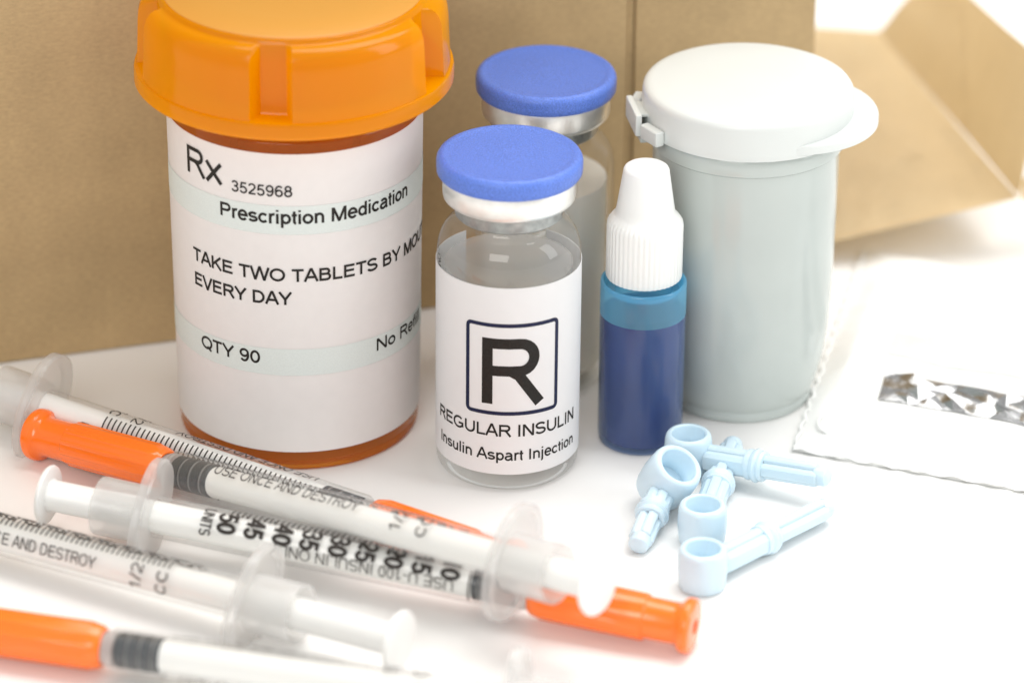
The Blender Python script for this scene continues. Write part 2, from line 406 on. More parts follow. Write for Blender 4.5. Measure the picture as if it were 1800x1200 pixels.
# ------------------------------------------------------------------ big kraft box
bx0 = Vector((-8.2235, 3.1143, 0)); bd = Vector((0.9559, 0.29366, 0)).normalized(); bn = Vector((-bd.y, bd.x, 0))
T0, TS, T1, HB, DB = -9.0, 10.64, 13.88, 17.0, 8.5
rotb = Matrix((bd, bn, Vector((0, 0, 1)))).transposed().to_4x4(); rotb.translation = bx0
kb = thing('cardboard_box', 'large brown kraft cardboard box standing upright behind the pill bottle and the vials', 'cardboard box', mat=rotb)
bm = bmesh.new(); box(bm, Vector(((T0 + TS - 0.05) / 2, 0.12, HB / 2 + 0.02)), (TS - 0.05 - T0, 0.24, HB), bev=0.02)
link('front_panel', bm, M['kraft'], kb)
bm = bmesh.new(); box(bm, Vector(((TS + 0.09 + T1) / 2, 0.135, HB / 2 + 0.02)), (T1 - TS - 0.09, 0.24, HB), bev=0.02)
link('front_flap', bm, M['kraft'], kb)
bm = bmesh.new(); box(bm, Vector((TS - 0.01, 0.22, HB / 2 + 0.02)), (0.3, 0.2, HB - 0.02))
link('seam', bm, M['kraft_edge'], kb)
bm = bmesh.new(); box(bm, Vector((TS + 0.02, 0.16, HB / 2 + 0.02)), (0.085, 0.22, HB - 0.01), bev=0.015)
link('seam_fold', bm, M['kraft'], kb)
bm = bmesh.new()
box(bm, Vector((T1 - 0.13, 0.26 + DB / 2, HB / 2 + 0.02)), (0.22, DB, HB), bev=0.03)
link('side_panel', bm, M['kraft'], kb)
bm = bmesh.new(); box(bm, Vector(((T0 + T1) / 2 - 0.1, DB + 0.3, HB / 2 + 0.02)), (T1 - T0 - 0.3, 0.24, HB), bev=0.03)
link('back_panel', bm, M['kraft'], kb)
bm = bmesh.new(); box(bm, Vector((T0 + 0.13, 0.26 + DB / 2, HB / 2 + 0.02)), (0.22, DB, HB), bev=0.03)
link('side_panel', bm, M['kraft'], kb)
bm = bmesh.new(); box(bm, Vector(((T0 + T1) / 2, DB / 2 + 0.2, HB + 0.12)), (T1 - T0, DB + 0.4, 0.18), bev=0.03)
link('top_panel', bm, M['kraft'], kb)

# ------------------------------------------------------------------ open flap carton at right
def sheet(name, quad, mat, parent, thick=0.14, n=10, warp=0.06, seed=1):
    a, b, c, d = [Vector(q) for q in quad]
    bm = bmesh.new(); g = []
    nrm = (b - a).cross(d - a).normalized()
    for j in range(n + 1):
        row = []
        for i in range(n + 1):
            u, v = i / n, j / n
            p = a * (1 - u) * (1 - v) + b * u * (1 - v) + c * u * v + d * (1 - u) * v
            p = p + nrm * warp * noise.noise(Vector((u * 2.1 + seed, v * 2.3, seed * 3)))
            row.append(bm.verts.new(p))
        g.append(row)
    for j in range(n):
        for i in range(n): bm.faces.new((g[j][i], g[j][i + 1], g[j + 1][i + 1], g[j + 1][i]))
    bmesh.ops.solidify(bm, geom=bm.faces[:], thickness=thick)
    return link(name, bm, mat, parent, sharp=50)
fc = thing('folded_carton', 'unfolded light brown cardboard flap lying open behind the grey canister, edge raised', 'cardboard flap')
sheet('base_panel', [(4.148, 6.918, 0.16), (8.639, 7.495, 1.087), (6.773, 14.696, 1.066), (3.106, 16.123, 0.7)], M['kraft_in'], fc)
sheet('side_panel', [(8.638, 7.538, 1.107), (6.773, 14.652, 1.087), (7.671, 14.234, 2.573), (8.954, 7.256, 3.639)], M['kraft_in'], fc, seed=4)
sheet('corner_tab', [(8.67, 7.452, 1.066), (9.353, 7.756, 1.128), (9.435, 8.393, 1.538), (8.719, 7.972, 1.189)], M['kraft_in'], fc, seed=7, n=4)

# ------------------------------------------------------------------ pill bottle
pb = thing('pill_bottle', 'tall amber prescription pill bottle with orange screw lid and wrapped white label', 'pill bottle', (-3.295, 1.53, 0))
pb.scale.z = 1.025
pr = lambda z: 1.885 + (1.95 - 1.885) * z / 5.27
prof = [(0, 0.10), (1.55, 0.10), (1.68, 0.0)] + [(1.78, 0.0)] + rnd(1.80, 0.0, 1.872, 0.07, 4, out=False)[1:] + [(1.875, 0.14), (1.868, 0.17), (1.885, 0.20), (pr(0.4), 0.40), (pr(5.4), 5.42), (1.93, 5.46), (1.86, 5.50), (1.86, 6.75),
        (1.76, 6.75), (1.76, 5.45), (1.80, 5.35), (1.77, 0.4), (1.72, 0.24), (1.60, 0.20), (0, 0.20)]
link('bottle_body', lathe(prof, 128), M['amber'], pb)
random.seed(4)
lb = link('label', cylpatch(pr, -2.7, 2.7, 0.335, 5.28, 0.006, 120, 14, thick=-0.008), M['paper'], pb)
for z0, z1 in ((3.985, 4.447), (1.644, 2.085)):
    link('colour_band', cylpatch(pr, -2.7, 2.7, z0, z1, 0.019, 120, 2), M['band'], lb)
TO = 0.024
def ptext(t, a, b, z, h, wt=0.15, slope=0.0, track=0.0):
    return text_on_round(t, pr, a, z, h, lb, M['ink'], TO, th1=b, weight=wt, slope=slope, track=track)
ptext('Rx', -0.945, -0.54, 4.655, 0.44, 0.14)
ptext('3525968', -0.462, 0.03, 4.60, 0.178, 0.15)
ptext('Prescription Medication', -0.575, 1.10, 4.16, 0.225, 0.18)
ptext('TAKE TWO TABLETS BY MOUTH', -0.89, 1.64, 3.235, 0.21, 0.175, slope=-0.012)
ptext('EVERY DAY', -0.885, 0.01, 2.83, 0.21, 0.175)
ptext('QTY 90', -0.825, -0.25, 1.815, 0.21, 0.175)
ptext('No Refill', 0.715, 1.40, 1.83, 0.205, 0.17)

# lid: raised blocks round the side with five finger notches
def notch(t):
    best = 9
    for k in range(5):
        d = (t + 0.09 - k * 2 * PI / 5 + PI) % (2 * PI) - PI
        best = min(best, abs(d))
    x = (best - 0.098) / 0.035
    x = max(0.0, min(1.0, x)); return x * x * (3 - 2 * x)
#        (block r, notch r, z)
rows = [(2.28, 2.28, 5.70), (2.40, 2.40, 5.69), (2.435, 2.435, 5.73), (2.435, 2.435, 5.90), (2.42, 2.42, 5.945), (2.385, 2.385, 5.955),
        (2.385, 2.09, 5.965), (2.38, 2.07, 6.0), (2.365, 2.065, 6.3), (2.35, 2.06, 6.65), (2.335, 2.055, 6.80), (2.30, 2.05, 6.90), (2.25, 2.05, 6.97), (2.18, 2.05, 7.015), (2.11, 2.05, 7.03),
        (2.06, 2.045, 7.035), (2.035, 2.035, 7.06), (2.015, 2.015, 7.095), (1.98, 1.98, 7.11), (1.93, 1.93, 7.105), (1.0, 1.0, 7.10), (0, 0, 7.10),
        (0, 0, 6.98), (1.92, 1.92, 6.98), (1.95, 1.95, 6.9), (1.95, 1.95, 5.98), (2.28, 2.28, 5.90)]
def capr(t, j, r, z):
    b, n = rows[j % len(rows)][:2]; k = notch(t); return n + (b - n) * k
capo = link('screw_lid', lathe([(b, z) for b, n, z in rows], 300, capr, close=True), M['cap'], pb, sharp=40)
link('lid_top', lathe([(1.975, 7.108), (1.98, 7.118), (1.96, 7.128), (1.2, 7.126), (0, 7.125)], 128), M['captop'], capo)
bm = lathe([(1.90, 6.02), (1.94, 6.03), (1.94, 6.72), (1.90, 6.73), (1.90, 6.02)], 96)
for k in range(10):
    a = k * 2 * PI / 10 + 0.1
    box(bm, Vector((1.93 * math.sin(a), -1.93 * math.cos(a), 6.35)), (0.05, 0.06, 0.6), Matrix.Rotation(a, 3, 'Z'))
link('thread_ring', bm, M['amber'], capo)

# ------------------------------------------------------------------ insulin vials
def vial(loc, label, full):
    v = thing('insulin_vial', label, 'vial', loc, 'glass vials with blue flip-off caps')
    v.scale.z = 1.025
    outer = [(0, 0.10), (0.75, 0.06), (0.90, 0.0)] + rnd(0.95, 0.0, 1.095, 0.16, 6, out=False) + [(1.098, 0.3), (1.098, 3.42)] + \
        [(1.095, 3.56), (1.075, 3.70), (1.03, 3.83), (0.96, 3.94), (0.88, 4.01), (0.82, 4.05), (0.785, 4.10), (0.775, 4.18), (0.775, 4.50)]
    inner = [(0.62, 4.50), (0.62, 4.10), (0.68, 4.03), (0.80, 3.93), (0.90, 3.83), (0.965, 3.68), (0.985, 3.50), (0.985, 0.36), (0.93, 0.24), (0.80, 0.19), (0, 0.22)]
    link('glass_body', lathe(outer, 96), M['glass'], v, sharp=50)
    lv = 3.36
    lp = [(0, 0.225), (0.795, 0.195), (0.925, 0.245), (0.98, 0.365), (0.98, lv - 0.02), (0.95, lv - 0.035), (0, lv - 0.035)]
    link('liquid', lathe(lp, 96), M['liquid'] if full else M['cloudy'], v, sharp=50)
    cp = [(0.70, 4.36), (0.80, 4.37), (0.97, 4.40), (1.0, 4.43), (1.01, 4.48), (1.012, 4.74), (0.99, 4.785), (0.5, 4.79)]
    link('crimp_collar', lathe(cp, 96), M['alu'], v)
    nk = [(0.60, 4.13), (0.80, 4.135), (0.825, 4.16), (0.83, 4.34), (0.80, 4.372), (0.6, 4.374)]
    link('neck_seal', lathe(nk, 96), M['neckmetal'], v)
    kp = [(0, 4.80), (1.03, 4.80), (1.075, 4.815), (1.10, 4.86), (1.105, 4.93), (1.105, 5.05), (1.098, 5.10), (1.075, 5.15), (1.035, 5.18), (0.995, 5.185), (0.96, 5.17), (0.90, 5.155), (0.55, 5.145), (0, 5.14)]
    kp = [(r, 4.78 + (z - 4.80) * 0.82) for r, z in kp]
    link('flip_cap', lathe(kp, 128), M['bluecap'], v)
    return v
v1 = vial((0, 0.13, 0), 'front blue-capped glass insulin vial whose white label bears a large boxed letter R', True)
v2 = vial((0.555, 3.20, 0), 'blue-capped glass vial standing behind the labelled insulin vial, cloudy liquid and no label in sight', False)
vr = lambda z: 1.098
vl = link('label', cylpatch(vr, -2.5, 2.6, 0.315, 3.41, 0.006, 110, 3, thick=-0.008), M['paper2'], v1)
VO = 0.018
def vtext(t, a, b, z, h, wt=0.12, slope=0.0):
    return text_on_round(t, vr, a, z, h, vl, M['ink'], VO, th1=b, weight=wt, slope=slope)
vtext('REGULAR INSULIN', -1.19, 1.15, 0.968, 0.20, 0.165, slope=-0.008)
vtext('Insulin Aspart Injection', -1.15, 1.14, 0.572, 0.18, 0.165, slope=-0.012)
def rect_ring(t0, t1, z0, z1, wd, rad, off):
    """square outline with rounded corners, wrapped round the vial"""
    r = 1.098 + off; c0, c1 = t0 * r, t1 * r
    bm = bmesh.new(); rings = []
    for w2 in (-wd / 2, wd / 2):
        pts = []
        rr = rad + w2
        for (cx, cy, a0) in ((c1 - rad, z1 - rad, 0), (c0 + rad, z1 - rad, 90), (c0 + rad, z0 + rad, 180), (c1 - rad, z0 + rad, 270)):
            for i in range(5): a = R(a0 + 22.5 * i); pts.append((cx + rr * math.cos(a), cy + rr * math.sin(a)))
        rings.append(pts)
    def fine(p0, p1, k=14): return [(p0[0] + (p1[0] - p0[0]) * i / k, p0[1] + (p1[1] - p0[1]) * i / k) for i in range(k)]
    n = len(rings[0]); A = []; B = []
    for i in range(n):
        j = (i + 1) % n
        k = 14 if i % 5 == 4 else 1
        A += fine(rings[0][i], rings[0][j], k); B += fine(rings[1][i], rings[1][j], k)
    va = [bm.verts.new((r * math.sin(x / r), -r * math.cos(x / r), z)) for x, z in A]
    vb = [bm.verts.new((r * math.sin(x / r), -r * math.cos(x / r), z)) for x, z in B]
    for i in range(len(va)):
        j = (i + 1) % len(va); bm.faces.new((va[i], va[j], vb[j], vb[i]))
    return bm
link('square_border', rect_ring(-0.575, 0.72, 1.345, 2.80, 0.062, 0.06, VO), M['navy'], vl, smooth=False)
text_on_round('R', vr, -0.435, 1.495, 1.09, vl, M['ink'], VO, xs=0.98, weight=0.155, name='letter_r')
# two small letters printed on the glass at the left shoulder
def put_om(u, v):
    t = -1.30 + v / 1.1; z = 3.62 - u; r = 1.106 if z < 3.45 else 1.098 - 0.02 + 0.03
    return (r * math.sin(t), -r * math.cos(t), z)
bm = bmesh.new(); text_into(bm, 'OM', put_om, 0.12, 0.8, 0.11); link('lettering', bm, M['ink'], v1, smooth=False)

# ------------------------------------------------------------------ blue dropper bottle
db = thing('dropper_bottle', 'small round bottle of dark blue liquid with ribbed white cap', 'dropper bottle', (2.083, 0.875, 0))
db.scale.z = 1.02
prof = [(0, 0.06), (0.50, 0.03), (0.56, 0.0)] + rnd(0.60, 0.0, 0.655, 0.07, 4, out=False) + [(0.665, 0.16), (0.668, 2.17)]
link('bottle_body', lathe(prof, 96), M['bshell'], db, sharp=50)
prof = [(0.668, 2.172), (0.668, 2.66), (0.662, 2.70), (0.64, 2.715), (0.615, 2.70), (0.60, 2.60), (0.56, 2.555), (0.45, 2.56), (0.43, 2.62), (0.43, 3.3)]
link('bottle_shoulder', lathe(prof, 96), M['bdry'], db, sharp=50)
link('liquid', lathe([(0, 0.105), (0.61, 0.10), (0.65, 0.155), (0.655, 2.17), (0.63, 2.15), (0, 2.15)], 96), M['bliquid'], db, sharp=50)
rows2 = [(0.46, 2.80), (0.57, 2.78), (0.585, 2.80), (0.585, 3.62), (0.575, 3.69), (0.53, 3.76), (0.49, 3.80), (0.46, 3.84), (0.445, 3.92), (0.352, 4.53), (0.335, 4.565), (0.30, 4.59), (0.24, 4.60), (0, 4.60)]
def rib(t, j, r, z):
    if 1 <= j <= 4: return r + 0.012 * (0.5 + 0.5 * math.cos(t * 44)) ** 0.7 - 0.006
    return r
link('ribbed_cap', lathe(rows2, 352, rib), M['white'], db, sharp=50)

# ------------------------------------------------------------------ grey canister
KC = Vector((3.683, 2.515, 0))
cn = thing('test_strip_canister', 'tall grey plastic canister with a hinged round lid and a thumb tab', 'canister', KC)
cn.scale.z = 1.025
prof = [(0, 0.05), (1.08, 0.04), (1.14, 0.0), (1.175, 0.02), (1.185, 0.06), (1.185, 0.13), (1.17, 0.155), (1.165, 0.17), (1.19, 0.20), (1.235, 0.32), (1.28, 0.46), (1.325, 0.66), (1.365, 0.90), (1.405, 1.25),
        (1.43, 1.7), (1.445, 2.3), (1.455, 3.2), (1.46, 4.30), (1.50, 4.31), (1.525, 4.335), (1.53, 4.40), (1.53, 4.52), (1.50, 4.58), (1.46, 4.60), (1.38, 4.60), (1.36, 4.5), (1.34, 1.8), (1.1, 0.3), (0, 0.25)]
link('canister_body', lathe(prof, 128), M['grey'], cn)
lp = [(1.40, 4.66), (1.60, 4.635), (1.645, 4.64), (1.655, 4.66), (1.652, 4.75), (1.64, 5.06), (1.63, 5.12), (1.60, 5.165), (1.55, 5.19), (1.48, 5.20), (1.0, 5.205), (0, 5.205), (0, 5.08), (1.35, 5.08), (1.40, 5.0)]
lp = [(r, z + (0.045 if z > 5 else 0)) for r, z in lp]
lid = link('hinged_lid', lathe(lp, 128, close=True), M['lid'], cn)
# thumb tab: a crescent plate reaching out to the right
ca = R(-8); cc = Vector((math.cos(ca), math.sin(ca))) * 0.62
bm = bmesh.new(); n = 48; r2 = 1.42; A = []
span = 118
ring = []
for i in range(n + 1):
    a = ca + R(-span + 2 * span * i / n)
    ring.append(Vector((cc.x + r2 * math.cos(a), cc.y + r2 * math.sin(a))))
inner = []
for i in range(n + 1):
    p = ring[i]; l = p.length
    inner.append(p.normalized() * 1.56)
layers = [(1.0, 4.70), (1.0, 4.80), (0.985, 4.835), (0.96, 4.84)]
def off(p, k): c = Vector((cc.x, cc.y)); return c + (p - c) * k
vo = [[bm.verts.new((*off(p, k), z)) for p in ring] for k, z in layers]
vt = [bm.verts.new((*p, 4.845)) for p in inner]; vb = [bm.verts.new((*p, 4.70)) for p in inner]
stack = [vb] + vo + [vt]
for a, b in zip(stack, stack[1:]):
    for i in range(n): bm.faces.new((a[i], a[i + 1], b[i + 1], b[i]))
link('thumb_tab', bm, M['lid'], lid)
# hinge on the left
ha = R(190)
hinge_rot = Matrix.Rotation(ha, 3, 'Z')
bm = bmesh.new()
hc = Vector((math.cos(ha), math.sin(ha), 0))
ht = Vector((-math.sin(ha), math.cos(ha), 0))
box(bm, hc * 1.80 + Vector((0, 0, 4.80)), (0.10, 0.80, 0.34), hinge_rot, 0.025)
box(bm, hc * 1.72 + Vector((0, 0, 4.66)), (0.24, 0.74, 0.06), hinge_rot, 0.015)
box(bm, hc * 1.70 + Vector((0, 0, 4.9)), (0.2, 0.5, 0.05), hinge_rot, 0.015)
link('hinge', bm, M['lid'], lid)
for s in (-1, 1):
    bm = bmesh.new()
    box(bm, hc * 1.63 + ht * s * 0.60 + Vector((0, 0, 4.73)), (0.16, 0.44, 0.24), Matrix.Rotation(ha + s * 0.42, 3, 'Z'), 0.04)
    link('hinge_lug', bm, M['lid'], lid)
bm = bmesh.new()
box(bm, hc * 1.62 + Vector((0, 0, 4.50)), (0.24, 0.5, 0.10), hinge_rot, 0.02)
link('hinge_block', bm, M['grey'], cn)

# ------------------------------------------------------------------ syringes
RB = 0.312
def frame(tip, toward, roll):
    ex = (Vector(toward) - Vector(tip)).normalized()
    ez = (Vector((0, 0, 1)) - ex * ex.z).normalized(); ey = ez.cross(ex)
    m = Matrix((ex, ey, ez)).transposed().to_4x4()
    m = Matrix.Translation(tip) @ m @ Matrix.Rotation(0, 4, 'X')
    return m
PHI_U, PHI_N, PHI_T, PHI_O = 9, 50, 101, 162
def syringe(tip, toward, roll, label, k=1.0, grip=55, pull=0.75, view=1):
    """axis runs from the sheath end (0) to the thumb disc; roll turns the printed scale; grip turns the oval flange"""
    v = thing('insulin_syringe', label, 'syringe', mat=frame(tip, toward, 0), group='insulin syringes lying on the table')
    s = lambda x: x * k
    # orange needle sheath
    pf = [(0.0, 0.16), (0.10, 0.16), (0.12, 0.0), (0.30, 0.0), (0.37, 0.012), (0.405, 0.05), (0.41, 0.12), (0.39, 0.17), (0.345, 0.20), (0.315, 0.24), (0.305, 0.30), (0.31, s(0.72)), (0.328, s(0.74)), (0.333, s(0.80)), (0.335, s(2.28)), (0.33, s(2.36)), (0.31, s(2.45)), (0.27, s(2.50)), (0.24, s(2.50)), (0.24, s(2.2)), (0, s(2.2))]
    def ribs(t, j, r, z):
        if 12 <= j <= 14: return r + 0.014 * (1 if math.cos(t * 12) > 0.45 else 0)
        return r
    link('needle_sheath', lathe(pf, 112, ribs, axis='x'), M['orange'], v, sharp=30)
    b = link('barrel', lathe([(0.14, s(2.50)), (0.21, s(2.50)), (0.23, s(2.60)), (0.285, s(2.62)), (RB, s(2.66)), (RB, s(8.47))], 64, axis='x'), M['barrel'], v, sharp=40)
    link('needle_hub', lathe([(0, s(2.30)), (0.225, s(2.30)), (0.225, s(2.50)), (0.245, s(2.53)), (0.262, s(2.58)), (0.262, s(2.66)), (0, s(2.67))], 48, axis='x'), M['hub'], v)
    # printed marks on the barrel
    ro = RB + 0.006
    def P(x, phi): a = R(phi + roll); return (x, -ro * math.sin(a), ro * math.cos(a))
    bm = bmesh.new()
    x0 = s(2.80); dx = s(0.0885)
    for n in range(51):
        x = x0 + n * dx; big = n % 5 == 0
        a0, a1 = (PHI_T - (34 if big else 26), PHI_T + 24)
        h = 0.0135
        pts = [a0 + (a1 - a0) * i / 8 for i in range(9)]
        va = [bm.verts.new(P(x - h, a)) for a in pts]; vb_ = [bm.verts.new(P(x + h, a)) for a in pts]
        for i in range(8): bm.faces.new((va[i], va[i + 1], vb_[i + 1], vb_[i]))
    link('scale_marks', bm, M['ink2'], b, smooth=False)
    def along(txt, xs0, xs1, phi, h, wt):
        xs = (xs1 - xs0) / (width(txt) * h)
        bm = bmesh.new()
        text_into(bm, txt, lambda u, vv: P(xs0 + u, phi - math.degrees((vv - h / 2) / ro)), h, xs, wt)
        link('lettering', bm, M['ink2'], b, smooth=False)
    def across(txt, xc, phi, h, xs, wt, name='numeral'):
        W = width(txt) * h * xs
        bm = bmesh.new()
        text_into(bm, txt, lambda u, vv: P(xc - (vv - h / 2), phi - math.degrees((u - W / 2) / ro)), h, xs, wt)
        link(name, bm, M['ink2'], b, smooth=False)
    along('USE ONCE AND DESTROY', s(3.50), s(6.05), PHI_O, 0.18, 0.115)
    along('USE U-100 INSULIN ONLY', s(3.60), s(6.50), PHI_U - 4, 0.18, 0.115)
    for n in range(10, 51, 5):
        across(str(n), x0 + n * dx, PHI_N, 0.30, 0.74, 0.20)
    across('UNITS', s(7.55), PHI_N - 4, 0.18, 0.62, 0.14, 'lettering')
    across('1/2', s(6.74), PHI_O + 6, 0.20, 1.15, 0.12, 'lettering')
    across('cc', s(7.14), PHI_O + 6, 0.25, 1.15, 0.11, 'lettering')
    bm = bmesh.new()
    pts = [PHI_N + 8 - 92 * i / 12 for i in range(13)]
    va = [bm.verts.new(P(s(3.38) - 0.012, a)) for a in pts]; vb_ = [bm.verts.new(P(s(3.38) + 0.012, a)) for a in pts]
    for i in range(12): bm.faces.new((va[i], va[i + 1], vb_[i + 1], vb_[i]))
    link('ring_mark', bm, M['ink2'], b, smooth=False)
    # oval finger flange, long way turned by grip
    bm = bmesh.new(); nn = 64; g = R(grip)
    def oval(sa, sb, x):
        out = []
        for i in range(nn):
            t = 2 * PI * i / nn
            ct, st = math.cos(t), math.sin(t)
            uu = sa * math.copysign(abs(ct) ** 0.9, ct); ww = sb * math.copysign(abs(st) ** 0.9, st)
            # long axis tilts from vertical towards the far side
            y = (uu * math.sin(g) * view + ww * math.cos(g)); z = uu * math.cos(g) - ww * math.sin(g) * view
            out.append(bm.verts.new((x, y, z)))
        return out
    X0 = s(8.46)
    lay = [oval(0.26, 0.26, X0), oval(0.84, 0.52, X0), oval(0.875, 0.555, X0 + 0.03), oval(0.875, 0.555, X0 + 0.15), oval(0.85, 0.53, X0 + 0.18), oval(0.76, 0.47, X0 + 0.18), oval(0.74, 0.45, X0 + 0.11), oval(0.45, 0.43, X0 + 0.11)]
    for a, c in zip(lay, lay[1:]):
        for i in range(nn): j = (i + 1) % nn; bm.faces.new((a[i], a[j], c[j], c[i]))
    link('finger_flange', bm, M['frost'], v, sharp=40)
    link('collar', lathe([(0.43, X0 + 0.10), (0.445, X0 + 0.86), (0.44, X0 + 0.90), (0.41, X0 + 0.90), (0.395, X0 + 0.86), (0.39, X0 + 0.10)], 64, axis='x'), M['frost'], v, sharp=40)
    # plunger
    xe = s(8.46) + 0.9 + pull
    pl = link('plunger_rod', lathe([(0, s(3.36)), (0.22, s(3.36)), (0.238, s(3.40)), (0.238, xe - 0.05), (0.26, xe)], 48, axis='x'), M['rod'], v)
    link('thumb_disc', lathe([(0, xe), (0.40, xe), (0.44, xe + 0.02), (0.455, xe + 0.05), (0.44, xe + 0.085), (0.39, xe + 0.10), (0, xe + 0.10)], 64, axis='x'), M['rod'], pl)
    st = [(0, 2.76), (0.15, 2.78), (0.235, 2.82), (0.256, 2.85)]
    for q in range(3):
        a = 2.85 + q * 0.19
        st += [(0.257, a + 0.02), (0.257, a + 0.13), (0.212, a + 0.14), (0.212, a + 0.175), (0.257, a + 0.185)]
    st += [(0.257, 3.47), (0.22, 3.50), (0, 3.50)]
    link('rubber_stopper', lathe([(r, s(x - 0.12)) for r, x in st], 64, axis='x'), M['rubber'], pl, sharp=30)
    for q in range(3):  # pale rings added in the stopper grooves, standing in for bright highlight lines
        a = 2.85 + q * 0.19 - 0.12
        link('groove_glint', lathe([(0.20, s(a + 0.143)), (0.254, s(a + 0.148)), (0.254, s(a + 0.168)), (0.20, s(a + 0.172))], 48, axis='x'), M['frost'], pl, sharp=30)
    return v
# B: lies across the others, sheath at left
syringe((-7.31, 0.02, 0.415), (0.121, -5.288, 1.28), -143, 'syringe with ribbed orange sheath at left, its thumb disc crossing a second orange sheath', k=1.07, grip=38, pull=0.62, view=1)
# A: behind it, sheath at right under B
syringe((0.161, -3.924, 0.41), (-7.273, 0.561, 0.60), -146, 'rearmost syringe, tick scale showing beside the pill bottle base, orange sheath mostly hidden', k=1.012, grip=38, view=-1)
# C: sheath at lower right
syringe((2.727, -5.585, 0.415), (-5.309, -2.87, 0.62), -86, 'syringe with upside-down numerals 50 to 10 facing front, orange sheath at lower right', k=0.99, grip=38, view=-1, pull=0.8)
# D: in front of C, sheath out of the picture to the left
dD = (Vector((-3.626, -5.289, 0.58)) - Vector((-7.495, -3.251, 0.5))).normalized()
tD = Vector((-3.626, -5.289, 0.58)) - dD * 8.55
tD.z = 0.41
syringe(tuple(tD), (-3.626, -5.289, 0.58), -97, 'syringe in the left foreground with plunger partly drawn out, pointing out of the picture', grip=50, pull=1.55)
# E: nearest
tE = Vector((-5.616, -6.349, 0.43)) - Vector((6.123, -1.716, 0.10)).normalized() * 2.55
syringe(tuple(tE), (0.507, -8.065, 0.53), -190, 'blurred nearest syringe along the bottom edge with an orange sheath at left', grip=20)

# ------------------------------------------------------------------ pale blue lancet caps
def lancet(base, end, label, up=None, size=1.0):
    """cup at the origin with a vertical bore; the ribbed stem leaves its side"""
    base = Vector(base); end = Vector(end)
    d = (end - base); 
    ez = Vector(up) if up else Vector((0, 0, 1))
    ez.normalize()
    v = thing('lancet_cap', label, 'lancet cap', group='pale blue lancet caps in a loose pile', mat=Matrix.Translation(base) @ Matrix((d.normalized() if up is None else (d - ez * d.dot(ez)).normalized(), Vector((0, 0, 0)), ez)).transposed().to_4x4())
    hh = 0
    ex = Vector((d.x, d.y, 0)).normalized() if up is None else (d - ez * d.dot(ez)).normalized()
    ey = ez.cross(ex)
    v.matrix_world = Matrix.Translation(base) @ Matrix((ex, ey, ez)).transposed().to_4x4()
    hh = 0.66
    cp = [(0, 0.0), (0.30, 0.0), (0.335, 0.02), (0.35, 0.07), (0.372, 0.28), (0.372, 0.42), (0.362, 0.56), (0.345, 0.625), (0.318, 0.655), (0.285, 0.66), (0.262, 0.645), (0.25, 0.60), (0.245, 0.50), (0.225, 0.47), (0.215, 0.30), (0, 0.30)]
    cp = [(r * size, z * size) for r, z in cp]
    link('cup', lathe(cp, 72), M['lancet'], v, sharp=40)
    # slope of the stem relative to the cup
    dl = v.matrix_world.inverted() @ end
    ang = math.atan2(dl.z - 0.28, dl.x)
    L = math.hypot(dl.x, dl.z - 0.28)
    rot = Matrix.Rotation(-ang, 4, 'Y'); tr = Matrix.Translation((0, 0, 0.28)) @ rot
    def bars(lst, nm, par):
        bm = bmesh.new()
        for (x0, x1, wy, wz, oz) in lst: box(bm, Vector(((x0 + x1) / 2, 0, oz)), (x1 - x0, wy, wz), None, min(wy, wz) * 0.42)
        bmesh.ops.transform(bm, matrix=tr, verts=bm.verts)
        return link(nm, bm, M['lancet'], par, sharp=30)
    m0 = L * 0.50
    st = bars([(0.27, m0, 0.42, 0.34, 0.0), (0.27, m0 - 0.02, 0.17, 0.44, 0.0), (m0 - 0.03, L - 0.08, 0.38, 0.22, 0.0), (m0 - 0.03, L - 0.12, 0.17, 0.38, 0.0)], 'stem', v)
    bm = lathe([(0.18, m0 - 0.15), (0.235, m0 - 0.14), (0.245, m0 - 0.10), (0.235, m0 - 0.05), (0.26, m0 - 0.01), (0.27, m0 + 0.03), (0.235, m0 + 0.07), (0.245, m0 + 0.11), (0.225, m0 + 0.15), (0.16, m0 + 0.16)], 20, axis='x')
    bmesh.ops.transform(bm, matrix=tr, verts=bm.verts); link('collar', bm, M['lancet'], st, sharp=40)
    bm = lathe([(0, L + 0.06), (0.10, L + 0.055), (0.15, L + 0.02), (0.16, L - 0.02), (0.16, L - 0.16), (0.12, L - 0.19), (0, L - 0.19)], 20, axis='x')
    bmesh.ops.transform(bm, matrix=tr, verts=bm.verts); link('tip_knob', bm, M['lancet'], st, sharp=40)
    return v
lancet((2.801, -0.199, 0), (4.861, -1.259, 0.50), 'upright lancet cap nearest the blue bottle, stem pointing right over another stem')
lancet((2.943, -2.414, 0), (3.518, 0.263, 0.20), 'upright lancet cap in the middle of the pile, stem running back beneath another')
lancet((2.899, -3.729, 0), (4.855, -1.754, 0.24), 'nearest lancet cap, upright cup at the front and stem slanting away to the right')
lancet((2.305, -1.274, 0.22), (1.98, -2.806, 0.16), 'tilted lancet cap on top of the pile, stem pointing to the front left', up=(0.42, -0.36, 0.83), size=1.12)

